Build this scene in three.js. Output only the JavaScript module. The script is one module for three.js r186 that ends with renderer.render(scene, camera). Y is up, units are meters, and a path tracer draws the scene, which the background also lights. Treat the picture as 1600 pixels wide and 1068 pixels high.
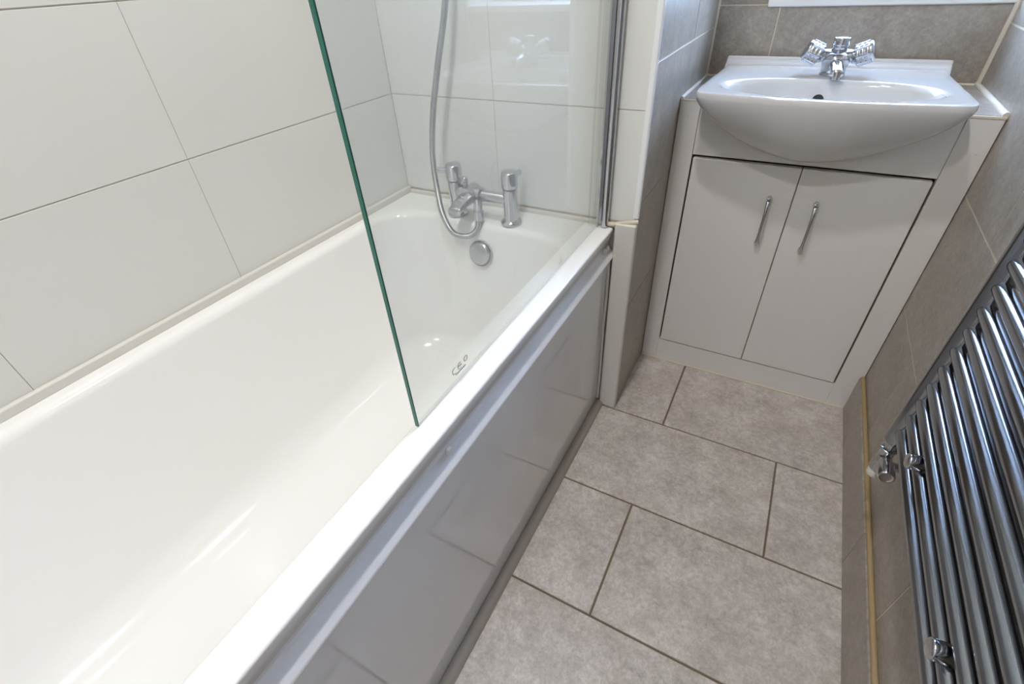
import * as THREE from 'three';
import { RoundedBoxGeometry } from 'three/addons/geometries/RoundedBoxGeometry.js';
import { mergeGeometries } from 'three/addons/utils/BufferGeometryUtils.js';
import { RectAreaLightUniformsLib } from 'three/addons/lights/RectAreaLightUniformsLib.js';

// ---------------------------------------------------------------- camera, light, exposure
const scene = new THREE.Scene();
const camera = new THREE.PerspectiveCamera(71.04, 1600 / 1068, 0.02, 60);
camera.rotation.order = 'YXZ';
camera.position.set(-0.3558, 1.0693, 1.3054);
camera.rotation.set(-0.66457, 0.5315, -0.0595);
const renderer = new THREE.WebGLRenderer();
renderer.toneMapping = THREE.LinearToneMapping;
renderer.toneMappingExposure = 1.0;
renderer.shadowMap.enabled = true;
RectAreaLightUniformsLib.init();
scene.background = new THREE.Color().setRGB(0.47, 0.66, 1.0);      // pale overcast sky seen through the window
scene.backgroundIntensity = 35;
const DOWNLIGHTS = { at: [[-0.68, 0.85], [-0.68, 1.575]], size: 0.10, power: 410, color: [1, 0.99, 1.0] };

// ---------------------------------------------------------------- room measures (metres)
const XL = -1.275, XP = -0.612, XR = 0, ZW = -0.305, ZE = 0.271, ZF = 2.02, YC = 2.35;
const LEDGE = 0.80, RIM = 0.577;

// ---------------------------------------------------------------- helpers
let seed = 7;
const rnd = () => ((seed = (seed * 16807) % 2147483647) / 2147483647);
const names = new Map();
function numbered(n) { const k = names.get(n) || 0; names.set(n, k + 1); return k ? `${n}_${String(k).padStart(3, '0')}` : n; }
function shade(o) { o.castShadow = true; o.receiveShadow = true; return o; }
function part(name, geo, mat, parent, label) {
  const m = shade(new THREE.Mesh(geo, mat)); m.name = name; parent.add(m);
  if (label) m.userData.label = label;
  return m;
}
function thing(name, label, category, at = [0, 0, 0], group) {
  const g = new THREE.Group(); g.name = numbered(name); g.position.set(...at); scene.add(g);
  g.userData = { label, category }; if (group) g.userData.group = group;
  return g;
}
function solo(name, geo, mat, label, category, at = [0, 0, 0], group) {
  const m = shade(new THREE.Mesh(geo, mat)); m.name = numbered(name); m.position.set(...at); scene.add(m);
  m.userData = { label, category }; if (group) m.userData.group = group;
  return m;
}
function struct(name, geo, mat, label, category) {
  const m = geo ? shade(new THREE.Mesh(geo, mat)) : new THREE.Group(); m.name = name; scene.add(m);
  m.userData = { label, category, kind: 'structure' };
  return m;
}
const box = (x0, x1, y0, y1, z0, z1, r = 0) => {
  const w = x1 - x0, h = y1 - y0, d = z1 - z0;
  const g = r ? new RoundedBoxGeometry(w, h, d, 2, r) : new THREE.BoxGeometry(w, h, d);
  return g.translate((x0 + x1) / 2, (y0 + y1) / 2, (z0 + z1) / 2);
};
const V = (...a) => new THREE.Vector3(...a);
function cyl(a, b, r0, r1 = r0, n = 28, open = false) {            // cylinder from point a to point b
  const A = V(...a), B = V(...b), d = B.clone().sub(A), L = d.length();
  const g = new THREE.CylinderGeometry(r1, r0, L, n, 1, open);
  g.applyQuaternion(new THREE.Quaternion().setFromUnitVectors(V(0, 1, 0), d.normalize()));
  return g.translate((a[0] + b[0]) / 2, (a[1] + b[1]) / 2, (a[2] + b[2]) / 2);
}
function lathe(pts, n = 36) { return new THREE.LatheGeometry(pts.map((p) => new THREE.Vector2(...p)), n); }
function latheAlong(pts, a, dir, n = 36) {                        // lathe profile (radius, distance) placed at a along dir
  const g = lathe(pts, n);
  g.applyQuaternion(new THREE.Quaternion().setFromUnitVectors(V(0, 1, 0), V(...dir).normalize()));
  return g.translate(...a);
}
function tube(pts, r, n = 60, radial = 14) {
  return new THREE.TubeGeometry(new THREE.CatmullRomCurve3(pts.map((p) => V(...p)), false, 'centripetal'), n, r, radial, false);
}
function plain(g) { const n = g.index ? g.toNonIndexed() : g; for (const k of Object.keys(n.attributes)) if (!['position', 'normal', 'uv'].includes(k)) n.deleteAttribute(k); return n; }
const merge = (...gs) => mergeGeometries(gs.map(plain));
function grid(rings, closed = true, cap = false) {                 // skin over rings of points [[x,y,z]...]
  const R = rings.length, N = rings[0].length, pos = [], uv = [], idx = [];
  for (let i = 0; i < R; i++) for (let j = 0; j < N; j++) { pos.push(...rings[i][j]); uv.push(j / N, i / R); }
  for (let i = 0; i < R - 1; i++) for (let j = 0; j < (closed ? N : N - 1); j++) {
    const a = i * N + j, b = i * N + (j + 1) % N, c = a + N, d = b + N;
    idx.push(a, b, d, a, d, c);
  }
  if (cap) {
    const c = rings[R - 1].reduce((s, p) => [s[0] + p[0] / N, s[1] + p[1] / N, s[2] + p[2] / N], [0, 0, 0]);
    pos.push(...c); uv.push(0.5, 1);
    for (let j = 0; j < N; j++) idx.push((R - 1) * N + j, (R - 1) * N + (j + 1) % N, R * N);
  }
  const g = new THREE.BufferGeometry();
  g.setAttribute('position', new THREE.Float32BufferAttribute(pos, 3));
  g.setAttribute('uv', new THREE.Float32BufferAttribute(uv, 2));
  g.setIndex(idx); g.computeVertexNormals();
  return g;
}

// ---------------------------------------------------------------- procedural stone texture
function noiseField(n, cells, sd) {                                // tileable value noise
  const s = seed; seed = sd; const t = Array.from({ length: cells * cells }, rnd); seed = s;
  const f = new Float32Array(n * n), sm = (x) => x * x * (3 - 2 * x);
  for (let y = 0; y < n; y++) for (let x = 0; x < n; x++) {
    const u = (x / n) * cells, v = (y / n) * cells, i = Math.floor(u), j = Math.floor(v), a = sm(u - i), b = sm(v - j);
    const at = (p, q) => t[((q + cells) % cells) * cells + ((p + cells) % cells)];
    f[y * n + x] = (at(i, j) * (1 - a) + at(i + 1, j) * a) * (1 - b) + (at(i, j + 1) * (1 - a) + at(i + 1, j + 1) * a) * b;
  }
  return f;
}
function stone(base, alt, sd, amount) {
  const n = 1024, l = [[5, .3], [11, .5], [23, .55], [47, .6], [101, .75], [211, .7], [401, .6]].map(([c, w], i) => [noiseField(n, c, sd + i * 31), w]);
  const px = new Uint8Array(n * n * 4), W = l.reduce((s, x) => s + x[1], 0);
  const soft = noiseField(n, 9, sd + 777), vein = noiseField(n, 26, sd + 999), vein2 = noiseField(n, 61, sd + 555);
  for (let i = 0; i < n * n; i++) {
    let v = 0; for (const [f, w] of l) v += f[i] * w;
    v = (v / W - 0.5) * 2.2;
    const ve = Math.max(0, 1 - Math.abs(vein[i] * 0.6 + vein2[i] * 0.4 - 0.5) * 12) * Math.max(0, soft[i] * 2 - 0.7);
    const k = Math.min(1, Math.max(0, 0.5 + v * 1.2)), d = 1 + amount * (v - 0.35 * ve);
    for (let c = 0; c < 3; c++) px[i * 4 + c] = Math.max(0, Math.min(255, (base[c] * (1 - k) + alt[c] * k) * d));
    px[i * 4 + 3] = 255;
  }
  const t = new THREE.DataTexture(px, n, n); t.colorSpace = THREE.SRGBColorSpace; t.wrapS = t.wrapT = THREE.RepeatWrapping;
  t.magFilter = THREE.LinearFilter; t.minFilter = THREE.LinearMipmapLinearFilter; t.generateMipmaps = true; t.needsUpdate = true;
  t.repeat.set(1 / 0.7, 1 / 0.7);
  return t;
}

// ---------------------------------------------------------------- materials
const std = (hex, roughness = 0.5, o = {}) => new THREE.MeshStandardMaterial({ color: hex, roughness, ...o });
const phys = (hex, roughness = 0.5, o = {}) => new THREE.MeshPhysicalMaterial({ color: hex, roughness, ...o });
const M = {
  floorTile: std(0xffffff, 0.42, { map: stone([190, 180, 169], [200, 193, 185], 11, 0.17) }),
  floorGrout: std(0x7b6c58, 0.9),
  wallStone: std(0xffffff, 0.3, { map: stone([150, 140, 128], [162, 153, 142], 401, 0.12) }),
  wallGrout: std(0xcfc4b2, 0.8),
  whiteTile: std(0xe4e4df, 0.2),
  whiteGrout: std(0xd3cdc3, 0.8),
  cornerGrout: std(0xd9d0c0, 0.6),
  yellowSeal: std(0xa48d66, 0.55),
  creamSeal: std(0xd2c6b0, 0.45),
  acrylic: phys(0xf6f5f2, 0.12),
  panel: phys(0xe4e4e6, 0.06, { clearcoat: 1, clearcoatRoughness: 0.03 }),
  whiteTrim: std(0xdedad2, 0.35),
  floorTrim: std(0xa59c91, 0.35),
  cabinet: std(0xe6e2dc, 0.36),
  carcass: std(0xdedad3, 0.6),
  ceramic: phys(0xd3d1ce, 0.09, { clearcoat: 0.5, clearcoatRoughness: 0.03 }),
  chrome: std(0xc2c4c9, 0.11, { metalness: 1 }),
  chromeSoft: std(0xc4c5c8, 0.2, { metalness: 1 }),
  radiator: std(0x9ea2a9, 0.15, { metalness: 1 }),
  glass: phys(0xf6faf7, 0.02, { transmission: 0.785, thickness: 0, ior: 1.5 }),
  glassEdge: phys(0x2f6f62, 0.12),
  mark: std(0x8a8d88, 0.6),
  dark: std(0x191715, 0.7),
  paint: std(0xe9e7e2, 0.8),
  wallPaint: std(0xc9c3b8, 0.7),
  upvc: std(0xf2f3f4, 0.25),
  pane: phys(0xffffff, 0.0, { transmission: 1, thickness: 0, ior: 1.5 }),
  lampGlow: new THREE.MeshStandardMaterial({ color: 0xffffff, roughness: 0.5, emissive: new THREE.Color(1, 0.9, 0.76), emissiveIntensity: 6 }),
  plastic: std(0xe2ded6, 0.4),
  hoseMetal: std(0xb4b5b6, 0.28, { metalness: 1 }),
};

// ---------------------------------------------------------------- tiles
function tileGeometry(w, h, t, c) {                                // slab of w x h, thickness t, chamfered face (28 triangles); u, v in metres
  const a = w / 2, b = h / 2, pos = [], ou = rnd() * 3, ov = rnd() * 3;
  const P = (x, y, z) => [x, y, z];
  const quad = (p, q, r, s) => pos.push(...p, ...q, ...r, ...p, ...r, ...s);
  const F = [P(-a + c, -b + c, t), P(a - c, -b + c, t), P(a - c, b - c, t), P(-a + c, b - c, t)];
  const E = [P(-a, -b, t - c), P(a, -b, t - c), P(a, b, t - c), P(-a, b, t - c)], B = [P(-a, -b, 0), P(a, -b, 0), P(a, b, 0), P(-a, b, 0)];
  quad(...F);
  for (let i = 0; i < 4; i++) { const j = (i + 1) % 4; quad(E[i], E[j], F[j], F[i]); quad(B[i], B[j], E[j], E[i]); }
  quad(B[3], B[2], B[1], B[0]);
  const g = new THREE.BufferGeometry();
  g.setAttribute('position', new THREE.Float32BufferAttribute(pos, 3));
  const uv = []; for (let i = 0; i < pos.length; i += 3) uv.push(pos[i] + ou, pos[i + 1] + ov);
  g.setAttribute('uv', new THREE.Float32BufferAttribute(uv, 2)); g.computeVertexNormals();
  return g;
}
// facing: right-hand frame (u, v, n) of the surface; rects [u0, u1, v0, v1] already cut, gap = joint width
function tiles(parent, rects, toWorld, mat, gap = 0.003, t = 0.004, chamfer = 0.0012, name = 'tile') {
  const [U, Vv, Nn] = toWorld.axes, O = toWorld.origin;
  const m = new THREE.Matrix4().makeBasis(V(...U), V(...Vv), V(...Nn));
  rects.forEach(([u0, u1, v0, v1], i) => {
    const [gu, gv] = [].concat(gap, gap), g = tileGeometry(u1 - u0 - gu, v1 - v0 - gv, t, chamfer);
    const o = part(i ? `${name}_${String(i).padStart(3, '0')}` : name, g, mat, parent);
    o.setRotationFromMatrix(m);
    const cu = (u0 + u1) / 2, cv = (v0 + v1) / 2;
    o.position.set(O[0] + U[0] * cu + Vv[0] * cv, O[1] + U[1] * cu + Vv[1] * cv, O[2] + U[2] * cu + Vv[2] * cv);
    o.rotateZ((rnd() - 0.5) * 0.0006); o.rotateX((rnd() - 0.5) * 0.0012);
  });
}
function rows(vs, cuts, u0, u1) {                                  // rows between heights vs, cut at the listed u
  const out = [];
  for (let i = 0; i < vs.length - 1; i++) {
    const c = [u0, ...cuts(i).filter((u) => u > u0 + 0.01 && u < u1 - 0.01), u1];
    for (let k = 0; k < c.length - 1; k++) out.push([c[k], c[k + 1], vs[i], vs[i + 1]]);
  }
  return out;
}
const every = (from, step, n = 12) => Array.from({ length: n }, (_, i) => from + i * step);

// ---------------------------------------------------------------- floor
const floor = struct('floor', box(XL - 0.1, XR + 0.1, -0.1, 0.0, ZW - 0.15, ZF + 0.1), M.floorGrout, 'floor of mottled grey-beige stone tiles with brown grout', 'floor');
{
  const zA = 0.290, s = 0.2915, zs = [ZW, zA, zA + s, zA + 2 * s, zA + 3 * s, zA + 4 * s, zA + 5 * s, ZF];
  const r = rows(zs.map((z) => z), (i) => every(-0.463 - 0.6 + (i % 2 ? 0.3 : 0), 0.6, 4), XL, XR);
  // u = x, v = -z so that the face looks up
  tiles(floor, r.map(([a, b, c, d]) => [a, b, -d, -c]), { origin: [0, 0, 0], axes: [[1, 0, 0], [0, 0, -1], [0, 1, 0]] }, M.floorTile, 0.0045, 0.004, 0.001);
}
const FLOOR = 0.004;

// ---------------------------------------------------------------- walls
const wallLeft = struct('wall_left', box(XL - 0.12, XL - 0.0018, 0, YC, ZW - 0.15, ZF), M.whiteGrout, 'left wall of large glossy white tiles above the bath', 'wall');
tiles(wallLeft, rows([0.59, 0.829, 1.056, 1.284, 1.512, 1.74, 1.968, YC], () => every(0.454, 0.371, 5), ZE, ZF).map(([a, b, c, d]) => [-b, -a, c, d]),
  { origin: [XL - 0.0018, 0, 0], axes: [[0, 0, -1], [0, 1, 0], [1, 0, 0]] }, M.whiteTile, [0.0007, 0.002], 0.0018, 0.0004);

const wallEnd = struct('wall_end', box(XL - 0.004, XP - 0.012, 0, YC, ZW - 0.15, ZE - 0.0018), M.whiteGrout, 'short wall of white tiles behind the bath taps', 'wall');
tiles(wallEnd, rows([0.59, 0.829, 1.056, 1.284, 1.512, 1.74, 1.968, YC], () => [-0.975], XL, XP - 0.006),
  { origin: [0, 0, ZE - 0.0018], axes: [[1, 0, 0], [0, 1, 0], [0, 0, 1]] }, M.whiteTile, [0.0007, 0.002], 0.0018, 0.0004);

const wallRecess = struct('wall_recess', box(XP - 0.012, XP - 0.001, 0, YC, ZW, ZE - 0.004), M.wallGrout, 'narrow side wall of grey-beige tiles left of the vanity', 'wall');
tiles(wallRecess, rows([0, 0.36, 0.637, 0.914, 1.191, 1.468, 1.745, 2.022, YC], (i) => (i % 2 ? [-0.05] : []), ZW, ZE).map(([a, b, c, d]) => [-b, -a, c, d]),
  { origin: [XP - 0.001, 0, 0], axes: [[0, 0, -1], [0, 1, 0], [1, 0, 0]] }, M.wallStone, 0.0034, 0.001, 0.0006);

const wallRight = struct('wall_right', box(XR + 0.001, XR + 0.12, 0, YC, ZW - 0.26, ZF), M.wallGrout, 'right wall of grey-beige stone tiles with cream grout', 'wall');
{
  const ys = [0.128, 0.365, 0.645, 0.922, 1.2, 1.478, 1.756, 2.034, YC];
  tiles(wallRight, rows(ys, (i) => every(i % 2 ? -0.02 : 0.222, 0.48, 6).map((z) => (i % 2 ? z : z + (i === 2 ? 0.025 : 0))), ZW, ZF),
    { origin: [XR + 0.001, 0, 0], axes: [[0, 0, 1], [0, 1, 0], [-1, 0, 0]] }, M.wallStone, 0.0036, 0.001, 0.0006);
}
const baseRight = struct('baseboard_right', box(-0.008, XR + 0.001, 0, 0.128, 0.001, ZF), M.wallGrout, 'row of low skirting tiles along the right wall', 'skirting');
tiles(baseRight, rows([FLOOR, 0.128], () => [0.52, 1.08, 1.64], 0.001, ZF), { origin: [-0.008, 0, 0], axes: [[0, 0, 1], [0, 1, 0], [-1, 0, 0]] }, M.wallStone, 0.002, 0.004, 0.001);
struct('trim_1', tube([[-0.004, 0.129, 0.002], [-0.004, 0.1285, 0.5], [-0.004, 0.129, 1], [-0.004, 0.129, ZF]], 0.0052, 60, 10), M.yellowSeal, 'yellowed sealant bead on top of the skirting tiles', 'sealant');

// back wall with the window opening
const WX0 = -0.492, WX1 = -0.002, WY0 = 0.957, WY1 = 1.60;
const wallBack = struct('wall_back', merge(box(XP - 0.012, WX0, 0, YC, ZW - 0.26, ZW - 0.001), box(WX0, XR + 0.001, 0, WY0, ZW - 0.26, ZW - 0.001), box(WX0, XR + 0.001, WY1, YC, ZW - 0.26, ZW - 0.001)), M.wallGrout, 'tiled wall behind the basin, below and beside the window', 'wall');
{
  const r = [];
  r.push([XP, -0.462, 0.685, 0.962], [-0.462, XR, 0.685, WY0]);
  for (let y = 0.962; y < YC - 0.05; y += 0.277) r.push([XP, WX0, y, Math.min(y + 0.277, YC)]);
  r.push([WX0, XR, WY1, 1.97], [WX0, XR, 1.97, YC]);
  tiles(wallBack, r, { origin: [0, 0, ZW - 0.001], axes: [[1, 0, 0], [0, 1, 0], [0, 0, 1]] }, M.wallStone, 0.003, 0.001, 0.0006);
}
// cream grout beads in the corners of the recess
const bead = (a, b, r) => cyl(a, b, r, r, 10);
struct('trim_2', bead([XR - 0.002, LEDGE, ZW + 0.002], [XR - 0.002, YC, ZW + 0.002], 0.006), M.cornerGrout, 'cream grout bead in the corner right of the basin', 'grout');
struct('trim_3', bead([XP + 0.001, LEDGE, ZW + 0.001], [XP + 0.001, YC, ZW + 0.001], 0.0042), M.cornerGrout, 'cream grout bead in the corner left of the basin', 'grout');
// white edge trim on the outer corner of the bath end wall
struct('trim_4', box(XP - 0.0125, XP + 0.0015, 0.6, YC, ZE - 0.010, ZE + 0.0015, 0.0045), M.upvc, 'white plastic edge trim on the tiled wall corner beside the bath', 'tile trim');

const wallFront = struct('wall_front', merge(box(XL - 0.12, -0.86, 0, YC, ZF, ZF + 0.1), box(-0.06, XR + 0.12, 0, YC, ZF, ZF + 0.1), box(-0.86, -0.06, 2.0, YC, ZF, ZF + 0.1)), M.wallPaint, 'plain painted wall with the door, behind the viewer', 'wall');
const door = struct('door_1', null, null, 'plain white door behind the viewer', 'door');
part('door_leaf', box(-0.825, -0.095, 0.01, 1.965, ZF + 0.03, ZF + 0.07, 0.003), M.paint, door);
part('door_frame', merge(box(-0.86, -0.828, 0, 2.0, ZF - 0.01, ZF + 0.09), box(-0.092, -0.06, 0, 2.0, ZF - 0.01, ZF + 0.09), box(-0.86, -0.06, 1.968, 2.0, ZF - 0.01, ZF + 0.09)), M.paint, door);
part('door_handle', merge(cyl([-0.76, 1.0, ZF + 0.03], [-0.76, 1.0, ZF - 0.02], 0.012), cyl([-0.77, 1.0, ZF - 0.02], [-0.65, 1.0, ZF - 0.02], 0.009)), M.chromeSoft, door);
struct('ceiling', box(XL - 0.12, XR + 0.12, YC, YC + 0.1, ZW - 0.26, ZF + 0.1), M.paint, 'flat white painted ceiling', 'ceiling');

// ---------------------------------------------------------------- window
{
  const w = struct('window_1', null, null, 'white framed window above the basin letting in daylight', 'window');
  part('window_sill', box(WX0, WX1, WY0, WY0 + 0.016, ZW - 0.25, ZW + 0.006, 0.003), M.upvc, w, 'white window sill board');
  const y0 = WY0 + 0.016, z0 = ZW - 0.235, z1 = ZW - 0.185, f = 0.04;
  part('reveal', merge(box(WX0, WX0 + 0.008, y0, WY1, ZW - 0.25, ZW), box(WX1 - 0.008, WX1, y0, WY1, ZW - 0.25, ZW), box(WX0, WX1, WY1 - 0.008, WY1, ZW - 0.25, ZW)), M.upvc, w);
  part('window_frame', merge(box(WX0 + 0.008, WX0 + f, y0, WY1 - 0.008, z0, z1), box(WX1 - f, WX1 - 0.008, y0, WY1 - 0.008, z0, z1), box(WX0 + f, WX1 - f, y0, y0 + f, z0, z1), box(WX0 + f, WX1 - f, WY1 - f, WY1 - 0.008, z0, z1), box(WX0 + f, WX1 - f, 1.33, 1.37, z0, z1)), M.upvc, w);
  for (const [a, b] of [[y0 + f, 1.33], [1.37, WY1 - f]]) part('pane', new THREE.PlaneGeometry(WX1 - WX0 - 2 * f, b - a).translate((WX0 + WX1) / 2, (a + b) / 2, (z0 + z1) / 2), M.pane, w);
}

// ---------------------------------------------------------------- ceiling downlights
{
  const { at, size, power, color } = DOWNLIGHTS, r = size / 2;
  at.forEach(([x, z], i) => {
    const t = thing('downlight', i ? 'round ceiling downlight over the near end of the bath' : 'round ceiling downlight over the middle of the bath', 'ceiling light', [x, YC, z], 'ceiling downlights');
    part('bezel', lathe([[r, -0.006], [r + 0.004, -0.010], [r + 0.015, -0.006], [r + 0.018, 0], [r, 0]]), M.paint, t);
    part('diffuser', lathe([[r, -0.002], [r * 0.6, -0.005], [0, -0.006]]), M.lampGlow, t);
    const l = new THREE.RectAreaLight(new THREE.Color().setRGB(...color), power, size * 0.89, size * 0.89);
    l.name = 'downlight_glow'; l.rotation.x = -Math.PI / 2; l.position.set(0, -0.012, 0); t.add(l);
  });
}

// ---------------------------------------------------------------- bath
let bathtub;
const BX0 = XL + 0.001, BX1 = -0.664, BZ0 = ZE + 0.001, BZ1 = ZF - 0.002;
function rrect(x0, x1, z0, z1, r, y, n = 12) {                      // rounded rectangle, points per corner n, plus side points
  r = Math.min(r, 0.46 * (x1 - x0));
  const p = [], c = [[x1 - r, z1 - r, 0], [x0 + r, z1 - r, 1], [x0 + r, z0 + r, 2], [x1 - r, z0 + r, 3]];
  for (const [cx, cz, q] of c) for (let i = 0; i <= n; i++) { const a = (q + i / n) * Math.PI / 2; p.push([cx + r * Math.cos(a), y, cz + r * Math.sin(a)]); }
  const out = [];                                                  // long straight sides get points of their own so that shading stays smooth
  for (let i = 0; i < p.length; i++) {
    const a = p[i], b = p[(i + 1) % p.length]; out.push(a);
    if ((i + 1) % (n + 1) === 0) for (let k = 1; k < 12; k++) out.push([a[0] + (b[0] - a[0]) * k / 12, y, a[2] + (b[2] - a[2]) * k / 12]);
  }
  return out;
}
{
  const t = bathtub = thing('bathtub', 'white acrylic bathtub with glossy smooth rim and matching side panel', 'bathtub');
  const ring = (y, l, r, f, b, c) => rrect(BX0 + l, BX1 - r, BZ0 + f, BZ1 - b, c, y);
  const R = [];
  R.push(ring(0.538, 0.02, 0.02, 0.02, 0.02, 0.012), ring(0.538, 0.009, 0.009, 0.002, 0.002, 0.014), ring(0.572, 0.0, 0.0, 0, 0, 0.014), ring(0.5755, 0.001, 0.001, 0.001, 0.001, 0.014), ring(RIM, 0.004, 0.004, 0.004, 0.004, 0.014));
  // flat of the rim, then a soft shoulder into the well
  const inner = [0.024, 0.034, 0.092, 0.10];
  const sh = (d, y, c) => ring(y, inner[0] + d, inner[1] + d, inner[2] + d, inner[3] + d, c);
  R.push(sh(0, RIM - 0.0004, 0.09));
  for (let i = 1; i <= 7; i++) { const a = (i / 7) * 1.33; R.push(sh(0.02 * Math.sin(a), RIM - 0.0004 - 0.02 * (1 - Math.cos(a)), 0.10)); }
  const d0 = 0.0195, y0 = RIM - 0.016, yb = 0.215;
  const end = [0.066, 0.062, 0.06, 0.30];                          // how far each side has drawn in at the foot of the wall
  for (let i = 1; i <= 9; i++) { const k = i / 9, y = y0 + (yb + 0.06 - y0) * k, e = end.map((x) => x * (0.85 * k + 0.15 * k * k)); R.push(rrect(BX0 + inner[0] + d0 + e[0], BX1 - inner[1] - d0 - e[1], BZ0 + inner[2] + d0 + e[2], BZ1 - inner[3] - d0 - e[3], 0.10 + 0.05 * k, y)); }
  for (let i = 1; i <= 8; i++) { const a = (i / 8) * Math.PI / 2, e = 0.075 * (1 - Math.cos(a)) + 0.012 * Math.sin(a), y = yb + 0.06 * (1 - Math.sin(a)); R.push(rrect(BX0 + inner[0] + d0 + end[0] + e, BX1 - inner[1] - d0 - end[1] - e, BZ0 + inner[2] + d0 + end[2] + e, BZ1 - inner[3] - d0 - end[3] - e, 0.14, y)); }
  R.push(rrect(-1.04, -0.905, 0.62, 1.4, 0.06, yb - 0.002));
  part('tub', grid(R, true, true), M.acrylic, t);
  // overflow cover on the end wall of the well
  const ov = part('overflow_cover', latheAlong([[0, 0.012], [0.022, 0.011], [0.028, 0.008], [0.030, 0.003], [0.030, -0.004]], [-0.964, 0.505, 0.4005], [0, 0.26, 1]), M.chromeSoft, t, 'round chrome overflow cover');
  part('overflow_ring', latheAlong([[0.030, -0.006], [0.0325, -0.004], [0.0335, 0.000], [0.031, 0.003]], [-0.964, 0.505, 0.4005], [0, 0.26, 1]), M.chrome, ov);
  part('drain', latheAlong([[0, 0.003], [0.02, 0.004], [0.033, 0.002], [0.035, 0]], [-0.90, yb - 0.001, 0.585], [0, 1, 0]), M.chrome, t, 'chrome drain');
}
// sealing trims between bath and tiles
struct('trim_5', merge(box(XL, XL + 0.011, RIM - 0.002, 0.594, ZE, ZF, 0.004)), M.whiteTrim, 'white sealing strip between the bath and the left tiled wall', 'sealant');
struct('trim_6', merge(box(XL + 0.011, -0.655, RIM - 0.002, 0.587, ZE, ZE + 0.009, 0.003)), M.whiteTrim, 'white sealing strip between the bath and the tap wall', 'sealant');
struct('trim_7', merge(tube([[-0.70, 0.583, ZE + 0.008], [-0.675, 0.585, ZE + 0.012], [-0.655, 0.588, ZE + 0.012], [-0.63, 0.594, ZE + 0.009], [-0.609, 0.597, ZE + 0.004]], 0.0055, 30, 8)), M.creamSeal, 'yellowed sealant at the corner under the screen post', 'sealant');

// bath panel with its stepped top edge and floor strip
{
  const prof = [[-0.690, 0.012], [-0.668, 0.012], [-0.668, 0.494], [-0.6655, 0.499], [-0.6585, 0.501], [-0.657, 0.5035], [-0.6578, 0.506], [-0.6720, 0.5255], [-0.6745, 0.53], [-0.6745, 0.555], [-0.690, 0.555]];
  const s = new THREE.Shape(prof.map(([x, y]) => new THREE.Vector2(x, y)));
  const g = new THREE.ExtrudeGeometry(s, { depth: BZ1 - BZ0 - 0.006, bevelEnabled: false }).translate(0, 0, BZ0 + 0.004);
  const t = part('side_panel', g, M.panel, bathtub, 'glossy white side panel mirroring the floor tiles');
  part('clip', new RoundedBoxGeometry(0.006, 0.012, 0.010, 2, 0.0025).translate(-0.6665, 0.531, 0.972), M.whiteTrim, t, 'small white clip under the bath rim');
  for (const z of [0.30, 0.318]) part('end_clip', new RoundedBoxGeometry(0.006, 0.012, 0.010, 2, 0.002).translate(-0.668, 0.531, z), M.plastic, t);
}
{
  const s = new THREE.Shape(); s.moveTo(-0.6672, FLOOR); s.lineTo(-0.6455, FLOOR); s.quadraticCurveTo(-0.6455, FLOOR + 0.009, -0.652, FLOOR + 0.0135); s.quadraticCurveTo(-0.658, FLOOR + 0.0165, -0.6672, FLOOR + 0.0165); s.closePath();
  solo('floor_strip', new THREE.ExtrudeGeometry(s, { depth: ZF - ZE - 0.012, bevelEnabled: false, curveSegments: 8 }).translate(0, 0, ZE + 0.01), M.floorTrim, 'narrow rounded greyish strip on the floor along the bath panel', 'floor trim');
}
// boxed post closing the gap between bath end and wall corner
{
  const s = solo('end_post', new RoundedBoxGeometry(0.050, 0.588, 0.018, 3, 0.005).translate(-0.6345, FLOOR + 0.294, ZE + 0.0095), M.whiteTrim, 'white vertical end post between the bath panel and the wall corner', 'post');
  s.name = 'end_post';
  solo('panel_sealant', tube([[-0.6665, 0.50, ZE + 0.017], [-0.664, 0.4, ZE + 0.019], [-0.6655, 0.3, ZE + 0.018], [-0.664, 0.15, ZE + 0.019], [-0.6645, 0.03, ZE + 0.019]], 0.004, 40, 8), M.whiteTrim, 'thin white sealant line where the bath panel meets the end post', 'sealant');
}

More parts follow.
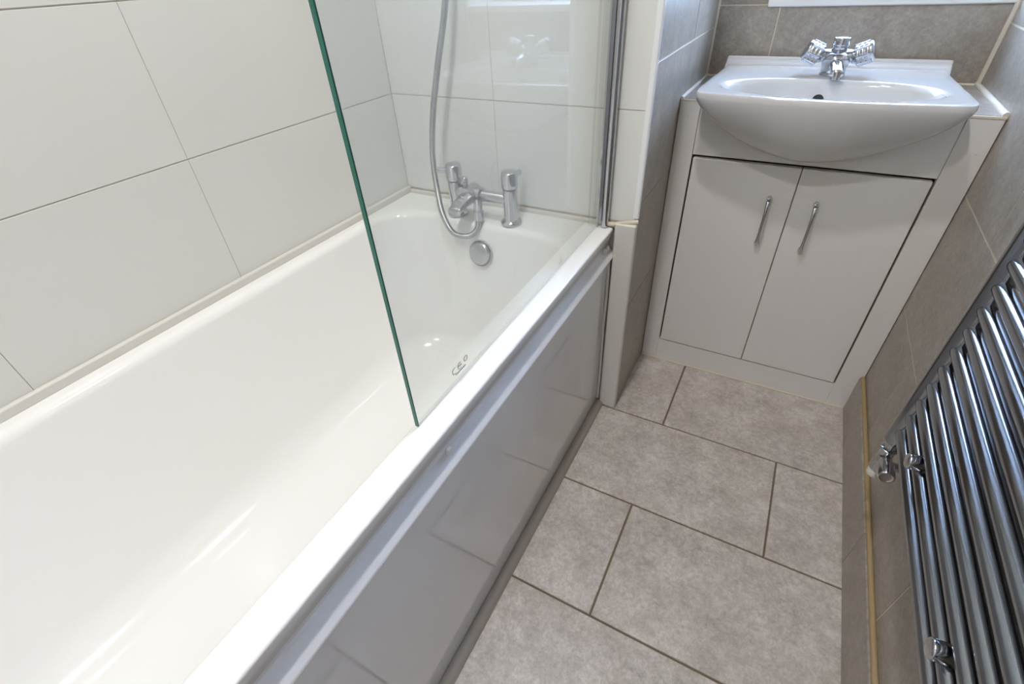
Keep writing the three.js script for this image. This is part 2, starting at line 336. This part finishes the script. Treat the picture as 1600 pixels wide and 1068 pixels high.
// ---------------------------------------------------------------- bath mixer tap, hose, handset
{
  const t = thing('bath_shower_mixer', 'chrome twin-pillar bath shower mixer with bar and spout on the bath end', 'bath tap', [0, RIM, 0.352]);
  const X = [-1.052, -0.898];
  for (const x of X) {
    part('pillar', lathe([[0, 0], [0.025, 0], [0.0255, 0.006], [0.021, 0.010], [0.0175, 0.011], [0.017, 0.082], [0.0165, 0.086], [0, 0.087]]).translate(x, 0, 0), M.chrome, t);
    const h = part('handle', lathe([[0, 0], [0.0165, 0], [0.019, 0.002], [0.0195, 0.010], [0.0195, 0.034], [0.017, 0.039], [0.006, 0.041], [0, 0.041]]).translate(x, 0.087, 0), M.chrome, t);
    const dir = x < -1 ? [-1, 0.05, 0.25] : [0.12, 0.1, -1];
    const n = V(...dir).normalize();
    part('lever', cyl([x, 0.108, 0], [x + n.x * 0.042, 0.108 + n.y * 0.042, n.z * 0.042], 0.0055, 0.0065, 16), M.chrome, h);
  }
  part('bar', cyl([X[0], 0.060, 0.002], [X[1], 0.060, 0.002], 0.0135), M.chrome, t);
  // diverter body with a short flat spout over the bath
  part('diverter', merge(cyl([-1.005, 0.060, -0.016], [-1.005, 0.060, 0.03], 0.022), cyl([-1.030, 0.060, 0.002], [-0.975, 0.060, 0.002], 0.019)), M.chrome, t);
  part('diverter_knob', merge(cyl([-1.012, 0.078, 0.012], [-1.012, 0.094, 0.014], 0.006), new THREE.SphereGeometry(0.0085, 20, 14).translate(-1.012, 0.097, 0.0145)), M.chrome, t);
  const sp = [];
  for (let i = 0; i <= 14; i++) {
    const k = i / 14, w = 0.020 - 0.003 * k, h = 0.0135 - 0.005 * k, cz = 0.012 + 0.070 * k, cy = 0.060 - 0.018 * k * k, ring = [];
    for (let j = 0; j < 24; j++) { const a = (j / 24) * Math.PI * 2; ring.push([-1.000 - 0.006 * k + Math.sign(Math.cos(a)) * w * Math.abs(Math.cos(a)) ** 0.7, cy + Math.sign(Math.sin(a)) * h * Math.abs(Math.sin(a)) ** 0.7, cz]); }
    sp.push(ring);
  }
  part('spout', grid(sp, true, true), M.chrome, t);
  part('hose_outlet', merge(cyl([-0.975, 0.058, 0.022], [-0.973, 0.012, 0.028], 0.0105), cyl([-0.973, 0.030, 0.026], [-0.973, 0.008, 0.0285], 0.0125)), M.chrome, t);
}
{
  const P = [[-0.973, 0.588, 0.381], [-0.974, 0.566, 0.388], [-0.992, 0.5485, 0.402], [-1.028, 0.552, 0.412], [-1.062, 0.586, 0.402], [-1.094, 0.640, 0.372], [-1.110, 0.715, 0.350], [-1.105, 0.80, 0.335], [-1.078, 0.91, 0.325], [-1.046, 1.02, 0.318], [-1.02, 1.2, 0.315], [-1.01, 1.45, 0.318], [-1.01, 1.66, 0.330]];
  const curve = new THREE.CatmullRomCurve3(P.map((p) => V(...p)), false, 'centripetal');
  const n = 900, fr = curve.computeFrenetFrames(n, false), rings = [];
  for (let i = 0; i <= n; i++) {
    const c = curve.getPointAt(i / n), r = i % 3 === 0 ? 0.0064 : 0.0072, ring = [];
    for (let j = 0; j < 12; j++) { const a = (j / 12) * Math.PI * 2, d = fr.normals[i].clone().multiplyScalar(Math.cos(a)).addScaledVector(fr.binormals[i], Math.sin(a)); ring.push([c.x + d.x * r, c.y + d.y * r, c.z + d.z * r]); }
    rings.push(ring);
  }
  solo('shower_hose', grid(rings), M.hoseMetal, 'flexible ribbed metal shower hose looping up from the bath mixer', 'shower hose');
  const h = thing('shower_handset', 'chrome shower handset in a wall holder above the taps', 'shower head', [-1.01, 1.66, 0.33]);
  part('handle', cyl([0, 0, 0], [0, 0.16, 0.03], 0.011, 0.013), M.chrome, h);
  part('head', latheAlong([[0, 0], [0.03, 0.002], [0.045, 0.02], [0.045, 0.028], [0, 0.028]], [0, 0.18, 0.03], [0, -0.5, 1]), M.chrome, h);
  part('holder', merge(cyl([0, 0.08, 0.016], [0, 0.08, -0.058], 0.012), cyl([0, 0.06, 0.012], [0, 0.1, 0.02], 0.018)), M.chrome, h);
}

// ---------------------------------------------------------------- glass bath screen
{
  const X = -0.7035, z0 = ZE + 0.014, z1 = 0.985, yb = RIM + 0.001, yt = 1.97, e = 0.0025;
  const t = thing('bath_screen', 'clear glass bath screen with green edge standing on the bath rim', 'shower screen');
  part('pane', merge(new THREE.PlaneGeometry(z1 - z0, yt - yb).rotateY(Math.PI / 2).translate(X + e, (yt + yb) / 2, (z0 + z1) / 2)), M.glass, t, 'clear glass pane');
  part('edge', merge(box(X - e, X + e, yb, yt, z1 - 0.0016, z1 + 0.0004), box(X - e, X + e, yt - 0.002, yt, z0, z1)), M.glassEdge, t, 'green polished glass edge');
  // chrome wall channel
  const s = [[-0.012, 0], [0.012, 0], [0.012, 0.016], [0.009, 0.022], [0.0045, 0.024], [0.0045, 0.012], [-0.0045, 0.012], [-0.0045, 0.024], [-0.009, 0.022], [-0.012, 0.016]];
  const g = new THREE.ExtrudeGeometry(new THREE.Shape(s.map(([a, b]) => new THREE.Vector2(a, -b))), { depth: yt - RIM - 0.002, bevelEnabled: false });
  g.rotateX(-Math.PI / 2).translate(X + 0.010, RIM + 0.001, ZE + 0.0005);
  part('wall_channel', g, M.chrome, t, 'chrome wall channel');
  part('hinge_post', merge(cyl([X + 0.019, RIM + 0.002, ZE + 0.016], [X + 0.019, yt, ZE + 0.016], 0.0085), new THREE.SphereGeometry(0.0085, 16, 10).translate(X + 0.019, RIM + 0.007, ZE + 0.016)), M.chrome, t, 'round chrome hinge post');
  // small etched safety mark in the lower corner of the glass
  const mk = [], zc = 0.886, yc = 0.604, arc = (r, z, y, a0, a1) => new THREE.TorusGeometry(r, 0.0006, 4, 16, a1 - a0).rotateZ(a0).rotateY(Math.PI / 2).translate(X + 0.0042, y, z);
  mk.push(arc(0.0055, zc + 0.006, yc + 0.002, Math.PI * 0.35, Math.PI * 1.65), arc(0.0055, zc - 0.008, yc + 0.002, Math.PI * 0.35, Math.PI * 1.65), arc(0.0045, zc - 0.024, yc + 0.004, 0, Math.PI * 2));
  mk.push(box(X + 0.0036, X + 0.0044, yc + 0.0014, yc + 0.0026, zc - 0.0125, zc - 0.004), box(X + 0.0036, X + 0.0040, yc - 0.0085, yc - 0.0065, zc - 0.022, zc + 0.004));
  part('etched_mark', merge(...mk), M.mark, t, 'small grey etched CE mark');
}

// ---------------------------------------------------------------- vanity unit
{
  const t = thing('vanity_cabinet', 'white built-in vanity cabinet with two flush doors under the basin', 'cabinet');
  const L = XP + 0.001, R = XR - 0.001, DX0 = -0.5595, DX1 = -0.0615, DXM = -0.3105, DY0 = 0.087, DY1 = 0.6705;
  const fr = [['stile', L, DX0 - 0.003, FLOOR, LEDGE - 0.006], ['stile', DX1 + 0.003, R, FLOOR, LEDGE - 0.006], ['bottom_rail', DX0 - 0.003, DX1 + 0.003, FLOOR, DY0 - 0.003]];
  for (const [n, a, b, c, d] of fr) part(n, box(a, b, c, d, -0.018, 0, 0.0015), M.cabinet, t);
  // fascia under the basin, with a rounded cut-out for the bowl
  const s = new THREE.Shape(); s.moveTo(DX0 - 0.002, DY1 + 0.003); s.lineTo(DX1 + 0.002, DY1 + 0.003); s.lineTo(DX1 + 0.002, LEDGE - 0.006); s.lineTo(-0.10, LEDGE - 0.006);
  for (let i = 0; i <= 20; i++) { const a = (i / 20) * Math.PI; s.lineTo(-0.3105 + 0.21 * Math.cos(a), LEDGE - 0.006 - 0.078 * Math.sin(a)); }
  s.lineTo(DX0 - 0.002, LEDGE - 0.006); s.closePath();
  part('fascia', new THREE.ExtrudeGeometry(s, { depth: 0.017, bevelEnabled: false }).translate(0, 0, -0.0185), M.cabinet, t);
  part('inside', merge(box(L + 0.01, R - 0.01, 0.02, 0.68, -0.295, -0.29), box(L, L + 0.012, 0.01, LEDGE - 0.03, -0.29, -0.03), box(R - 0.012, R, 0.01, LEDGE - 0.03, -0.29, -0.03), box(L + 0.012, R - 0.012, 0.06, 0.075, -0.29, -0.03)), M.carcass, t, 'white boards inside the cabinet');
  const handle = (x, door) => {
    const pts = [], y0 = 0.4715, y1 = 0.590;
    const c = new THREE.CatmullRomCurve3([V(x, y0, 0.0045), V(x, y0 + 0.004, 0.018), V(x, y0 + 0.03, 0.0275), V(x, (y0 + y1) / 2, 0.0295), V(x, y1 - 0.03, 0.0275), V(x, y1 - 0.004, 0.018), V(x, y1, 0.0045)]);
    const n = 40, rings = [];
    for (let i = 0; i <= n; i++) {
      const p = c.getPointAt(i / n), tg = c.getTangentAt(i / n), nx = V(1, 0, 0), bn = tg.clone().cross(nx).normalize(), k = Math.abs(i / n - 0.5) * 2, w = 0.0032 + 0.0034 * k ** 3, h = 0.0028, ring = [];
      for (let j = 0; j < 14; j++) { const a = (j / 14) * Math.PI * 2; ring.push([p.x + Math.cos(a) * w, p.y + bn.y * Math.sin(a) * h, p.z + bn.z * Math.sin(a) * h]); }
      rings.push(ring);
    }
    part('handle', merge(grid(rings, true, true), cyl([x, y0, 0.002], [x, y0, 0.012], 0.0062, 0.0055, 20), cyl([x, y1, 0.002], [x, y1, 0.012], 0.0062, 0.0055, 20)), M.chrome, door, 'bowed chrome handle');
  };
  for (const [a, b, hx] of [[DX0 + 0.0014, DXM - 0.0008, -0.361], [DXM + 0.0008, DX1 - 0.0018, -0.259]]) {
    const d = part('door', box(a, b, DY0 + 0.0005, DY1 - 0.0036, -0.015, 0.003, 0.0025), M.cabinet, t);
    handle(hx, d);
  }
  for (const [x, y] of [[-0.5885, 0.763], [-0.0195, 0.730]]) part('screw_cap', latheAlong([[0, 0.0012], [0.002, 0.001], [0.003, 0]], [x, y, -0.0002], [0, 0, 1], 16), M.plastic, t);
  solo('floor_sealant', tube([[L, FLOOR + 0.001, 0.001], [-0.45, FLOOR + 0.001, 0.0015], [-0.2, FLOOR + 0.0012, 0.001], [R - 0.012, FLOOR + 0.001, 0.001]], 0.0032, 40, 8), M.creamSeal, 'cream sealant bead along the foot of the vanity cabinet', 'sealant');
  // tiled ledge round the basin
  for (const [a, b] of [[L, -0.53], [-0.09, R]]) part('ledge_board', box(a, b, LEDGE - 0.03, LEDGE - 0.005, ZW, -0.02), M.wallGrout, t);
  tiles(t, [[L, -0.53, 0.002, 0.302], [-0.09, R, 0.002, 0.302]], { origin: [0, LEDGE - 0.005, 0], axes: [[1, 0, 0], [0, 0, -1], [0, 1, 0]] }, M.wallStone, 0.002, 0.005, 0.001, 'ledge_tile');
  for (const [a, b] of [[L, -0.5], [-0.12, R]]) part('ledge_edge', box(a, b, LEDGE - 0.0065, LEDGE - 0.001, -0.010, 0.001, 0.001), M.cornerGrout, t, 'cream front edge of the tiled ledge');
  struct('trim_8', bead([R - 0.003, LEDGE + 0.001, ZW], [R - 0.003, LEDGE + 0.001, 0.0], 0.0062), M.cornerGrout, 'cream sealant between the ledge and the right wall', 'sealant');
  struct('trim_9', bead([L + 0.002, LEDGE, ZW], [L + 0.002, LEDGE, 0.0], 0.0045), M.cornerGrout, 'cream sealant between the ledge and the left recess wall', 'sealant');
  struct('trim_10', merge(bead([L, LEDGE, ZW + 0.002], [-0.53, LEDGE, ZW + 0.002], 0.0035), bead([-0.09, LEDGE, ZW + 0.002], [R, LEDGE, ZW + 0.002], 0.0035)), M.cornerGrout, 'cream sealant between the ledge and the wall under the window', 'sealant');
}

// ---------------------------------------------------------------- basin
const BCX = -0.3175, DECK = 0.836;
{
  const t = thing('wash_basin', 'white ceramic semi-recessed wash basin with rounded belly and raised back', 'wash basin');
  const N = 160;
  // plan outline: straight back, sides slightly flared to the front corners, shallow bowed front
  const sh = new THREE.Shape(); sh.moveTo(0, -0.270); sh.lineTo(0.222, -0.270); sh.quadraticCurveTo(0.234, -0.270, 0.2345, -0.258); sh.quadraticCurveTo(0.240, -0.12, 0.2475, 0.070);
  sh.quadraticCurveTo(0.250, 0.107, 0.222, 0.113); sh.bezierCurveTo(0.15, 0.124, 0.07, 0.137, 0, 0.137);
  const half = sh.getPoints(24), ZC = -0.05, poly = [...half.map((p) => [p.x, p.y - ZC]), ...half.slice(0, -1).reverse().map((p) => [-p.x, p.y - ZC])];
  const out = (a) => {                                               // where the ray at angle a meets the outline
    const c = Math.cos(a), n = Math.sin(a); let best = 0;
    for (let i = 0; i < poly.length; i++) {
      const [x0, y0] = poly[i], [x1, y1] = poly[(i + 1) % poly.length], dx = x1 - x0, dy = y1 - y0, det = c * dy - n * dx;
      if (Math.abs(det) < 1e-12) continue;
      const t = (x0 * dy - y0 * dx) / det, u = (x0 * n - y0 * c) / det;
      if (t > 0 && u >= -1e-6 && u <= 1 + 1e-6) best = Math.max(best, t);
    }
    return [BCX + c * best, ZC + n * best];
  };
  const soft = (a, s) => { const c = Math.cos(a), n = Math.sin(a), k = 1 / Math.hypot(c / 0.246, n / (n > 0 ? 0.187 : 0.2)), [x, z] = out(a), w = s ** 2.5; return [BCX + c * k + (x - BCX - c * k) * w, ZC + n * k + (z - ZC - n * k) * w]; };
  const bowl = (a) => { const c = Math.cos(a), s = Math.sin(a), e = 2.5, k = 1 / ((Math.abs(c) ** e + Math.abs(s) ** e) ** (1 / e)); return [BCX + c * k * 0.200, 0.010 + s * k * 0.098 - (s > 0 ? 0.030 * (c * k) ** 2 * s * k : 0)]; };
  const A = Array.from({ length: N }, (_, i) => -(i / N) * Math.PI * 2);
  const rings = [], cx = BCX, cz = -0.05;
  const scaled = (f, kx, kz, y, c = cz) => A.map((a) => { const [x, z] = f(a); return [cx + (x - cx) * kx, y, c + (z - c) * kz]; });
  // underside: from the foot of the bowl up to the lip
  const low = 0.137, lipY = DECK - 0.010;
  for (let i = 0; i <= 24; i++) { const q = Math.sin((i / 24) * Math.PI / 2), s = 0.03 + 0.97 * q, y = lipY - low * (1 - q ** 2.0) ** 0.68; rings.push(scaled((a) => soft(a, s), s, 0.35 * s + 0.65 * s ** 0.75, y, 0.0)); }
  rings.push(scaled(out, 0.9985, 0.998, DECK - 0.005), scaled(out, 0.995, 0.9935, DECK - 0.0018), scaled(out, 0.988, 0.986, DECK));
  // deck to the rim of the bowl
  const top = rings[rings.length - 1], be = scaled(bowl, 1.065, 1.07, DECK - 0.0003, 0.01);
  for (const k of [0.33, 0.66]) rings.push(top.map((p, i) => p.map((v, c) => v + (be[i][c] - v) * k)));
  rings.push(be, scaled(bowl, 1.04, 1.042, DECK - 0.0014, 0.01), scaled(bowl, 1.018, 1.018, DECK - 0.0036, 0.01), scaled(bowl, 0.998, 0.995, DECK - 0.0070, 0.01), scaled(bowl, 0.98, 0.972, DECK - 0.0115, 0.01));
  for (let i = 1; i <= 10; i++) { const a = (i / 10) * Math.PI / 2; rings.push(scaled(bowl, 0.12 + 0.845 * Math.cos(a) ** 0.75, 0.12 + 0.83 * Math.cos(a) ** 0.75, DECK - 0.011 - 0.092 * Math.sin(a), -0.005)); }
  part('bowl', grid(rings, true, true), M.ceramic, t);
  // raised back with a rolled top edge
  const s = new THREE.Shape(); s.moveTo(-0.272, DECK - 0.02); s.lineTo(-0.216, DECK - 0.02); s.quadraticCurveTo(-0.232, DECK + 0.000, -0.243, DECK + 0.006); s.quadraticCurveTo(-0.247, DECK + 0.0085, -0.2495, DECK + 0.0085); s.lineTo(-0.2515, DECK + 0.0125); s.quadraticCurveTo(-0.253, DECK + 0.0150, -0.258, DECK + 0.0145); s.lineTo(-0.272, DECK + 0.0135); s.closePath();
  const g = new THREE.ExtrudeGeometry(s, { depth: 0.478, bevelEnabled: true, bevelThickness: 0.004, bevelSize: 0.003, bevelSegments: 3, curveSegments: 8 });
  // shape is in (z, y): turn it so that it runs along x
  g.applyMatrix4(new THREE.Matrix4().makeBasis(V(0, 0, 1), V(0, 1, 0), V(1, 0, 0))).translate(BCX - 0.237, 0, -0.018);
  if (g.index === null) { const p = g.attributes.position.array; for (let i = 0; i < p.length; i += 9) for (let c = 0; c < 3; c++) { const q = p[i + 3 + c]; p[i + 3 + c] = p[i + 6 + c]; p[i + 6 + c] = q; } }
  g.computeVertexNormals();
  part('back_ledge', g, M.ceramic, t);
  part('overflow_hole', latheAlong([[0, 0.0005], [0.0085, 0.0005], [0.0105, 0.0015], [0.0115, 0.0]], [-0.323, DECK - 0.0375, -0.067], [0, 0.42, 1], 24), M.dark, t, 'dark round overflow hole');
  part('drain', latheAlong([[0, 0.002], [0.02, 0.002], [0.022, 0]], [BCX, DECK - 0.103, -0.005], [0, 1, 0]), M.chrome, t, 'chrome drain');
}
// basin mixer tap
{
  const t = thing('basin_mixer_tap', 'chrome basin mixer tap with two angled ridged handles', 'basin tap', [-0.309, DECK - 0.001, -0.150]);
  part('base', lathe([[0, 0], [0.0265, 0], [0.027, 0.003], [0.0245, 0.007], [0.0255, 0.018], [0.031, 0.032], [0.031, 0.038], [0.024, 0.046], [0.012, 0.050], [0, 0.051]]), M.chrome, t);
  part('shoulder', (() => { const r = []; for (let i = 0; i <= 16; i++) { const k = i / 8 - 1, ring = [], rad = 0.0125 + 0.012 * (1 - k * k); for (let j = 0; j < 20; j++) { const a = (j / 20) * Math.PI * 2; ring.push([k * 0.036, 0.0325 + Math.abs(k) * 0.009 + Math.cos(a) * rad * 0.75, Math.sin(a) * rad]); } r.push(ring); } return grid(r); })(), M.chrome, t);
  for (const sgn of [-1, 1]) {
    const d = V(sgn * 1, 0.42, 0.1).normalize(), b = V(sgn * 0.028, 0.036, 0);
    const q = new THREE.Quaternion().setFromUnitVectors(V(0, 1, 0), d), big = 1.15;
    const prof = [[0, 0], [0.010, 0], [0.012, 0.004], [0.0165, 0.007]];
    for (let i = 0; i < 3; i++) { const y = 0.008 + i * 0.008; prof.push([0.0185, y], [0.0192, y + 0.003], [0.0185, y + 0.0062], [0.0172, y + 0.0072]); }
    prof.push([0.018, 0.034], [0.016, 0.038], [0.004, 0.0385], [0, 0.0385]);
    const h = part('handle', lathe(prof, 32).scale(big, big, big).applyQuaternion(q).translate(b.x, b.y, b.z), M.chrome, t);
    const ribs = []; for (let i = 0; i < 8; i++) { const a = (i / 8) * Math.PI * 2; ribs.push(new RoundedBoxGeometry(0.004, 0.024, 0.004, 1, 0.001).translate(0.0185 * Math.cos(a), 0.020, 0.0185 * Math.sin(a))); }
    part('ridges', merge(...ribs).scale(big, big, big).applyQuaternion(q).translate(b.x, b.y, b.z), M.chrome, h);
  }
  part('stem', lathe([[0, 0.045], [0.0165, 0.045], [0.0165, 0.058], [0.0158, 0.059], [0.0158, 0.0605], [0.0165, 0.0615], [0.0165, 0.073], [0.015, 0.0755], [0, 0.0765]]), M.chrome, t);
  const sp = [];
  for (let i = 0; i <= 14; i++) {
    const k = i / 14, ring = [], w = 0.0155 - 0.003 * k, cz = 0.010 + 0.070 * k, cy = 0.026 - 0.012 * k * k, h = 0.0125 - 0.004 * k;
    for (let j = 0; j < 22; j++) { const a = (j / 22) * Math.PI * 2; ring.push([0.008 * k + Math.cos(a) * w, cy + Math.sin(a) * h, cz]); }
    sp.push(ring);
  }
  part('spout', merge(grid(sp, true, true), cyl([0.008, 0.018, 0.072], [0.008, 0.003, 0.074], 0.0105, 0.010, 22)), M.chrome, t);
}

// ---------------------------------------------------------------- chrome towel radiator
{
  const X = -0.052, z0 = 0.505, z1 = 1.035, Y0 = 0.408, P = 0.0362;
  const t = thing('towel_radiator', 'chrome ladder towel radiator with round bars on the right wall', 'towel radiator', [0, 0, 0]);
  for (const z of [z0, z1]) {
    const p = part('post', lathe([[0, 0.372], [0.012, 0.372], [0.0155, 0.376], [0.0165, 0.38], [0.0165, 1.46], [0.015, 1.466], [0, 1.468]], 32).translate(X, 0, z), M.radiator, t);
    part('end_nut', cyl([X, 0.358, z], [X, 0.374, z], 0.0115, 0.0115, 6), M.chrome, p);
  }
  const bar = cyl([X, 0, z0], [X, 0, z1], 0.0112, 0.0112, 32, true);
  let k = 0;
  for (let i = 0; i < 28; i++) { if (i === 11 || i === 12 || i === 20) continue; const b = part(k ? `bar_${String(k).padStart(3, '0')}` : 'bar', bar, M.radiator, t); b.position.y = Y0 + i * P; k++; }
  for (const [z, y] of [[0.635, 1], [0.918, 1], [0.635, 24], [0.918, 24]]) {
    const yy = Y0 + y * P;
    const c = part('wall_bracket', merge(cyl([-0.002, yy + 0.018, z], [X - 0.010, yy + 0.018, z], 0.008, 0.008, 18), cyl([-0.001, yy + 0.018, z], [-0.008, yy + 0.018, z], 0.016, 0.014, 24)), M.chrome, t);
    part('bracket_cap', latheAlong([[0, 0.020], [0.010, 0.0195], [0.0122, 0.017], [0.0125, 0], [0, 0]], [X - 0.004, yy + 0.014, z], [-1, 0, 0], 24), M.chrome, c);
  }
}
{
  const X = -0.052, z = 0.505;
  const t = thing('radiator_valve', 'chrome corner valve on the pipe at the foot of the towel radiator', 'valve', [X, 0.300, z]);
  part('body', lathe([[0, 0], [0.0125, 0], [0.0135, 0.003], [0.0135, 0.022], [0.0115, 0.026], [0.0115, 0.050], [0.0135, 0.052], [0.0135, 0.0575], [0, 0.0575]]), M.chrome, t);
  part('pipe', cyl([0, 0.014, 0], [0.0515, 0.014, 0], 0.0085, 0.0085, 20), M.chrome, t);
  part('wall_plate', latheAlong([[0.0085, 0.008], [0.018, 0.006], [0.024, 0.001], [0.024, 0]], [0.0515, 0.014, 0], [-1, 0, 0]), M.chromeSoft, t);
  part('spindle', latheAlong([[0, 0.046], [0.0085, 0.0455], [0.0095, 0.0475], [0.0125, 0.0475], [0.0135, 0.044], [0.0135, 0.016], [0.011, 0.012], [0.011, 0], [0, 0]], [0, 0.034, 0.006], [0, 0, 1]), M.chrome, t);
  part('cap', lathe([[0, -0.022], [0.008, -0.021], [0.0115, -0.016], [0.012, -0.003], [0.009, 0.001], [0, 0.001]]), M.plastic, t, 'white plastic valve cap');
}

renderer.render(scene, camera);
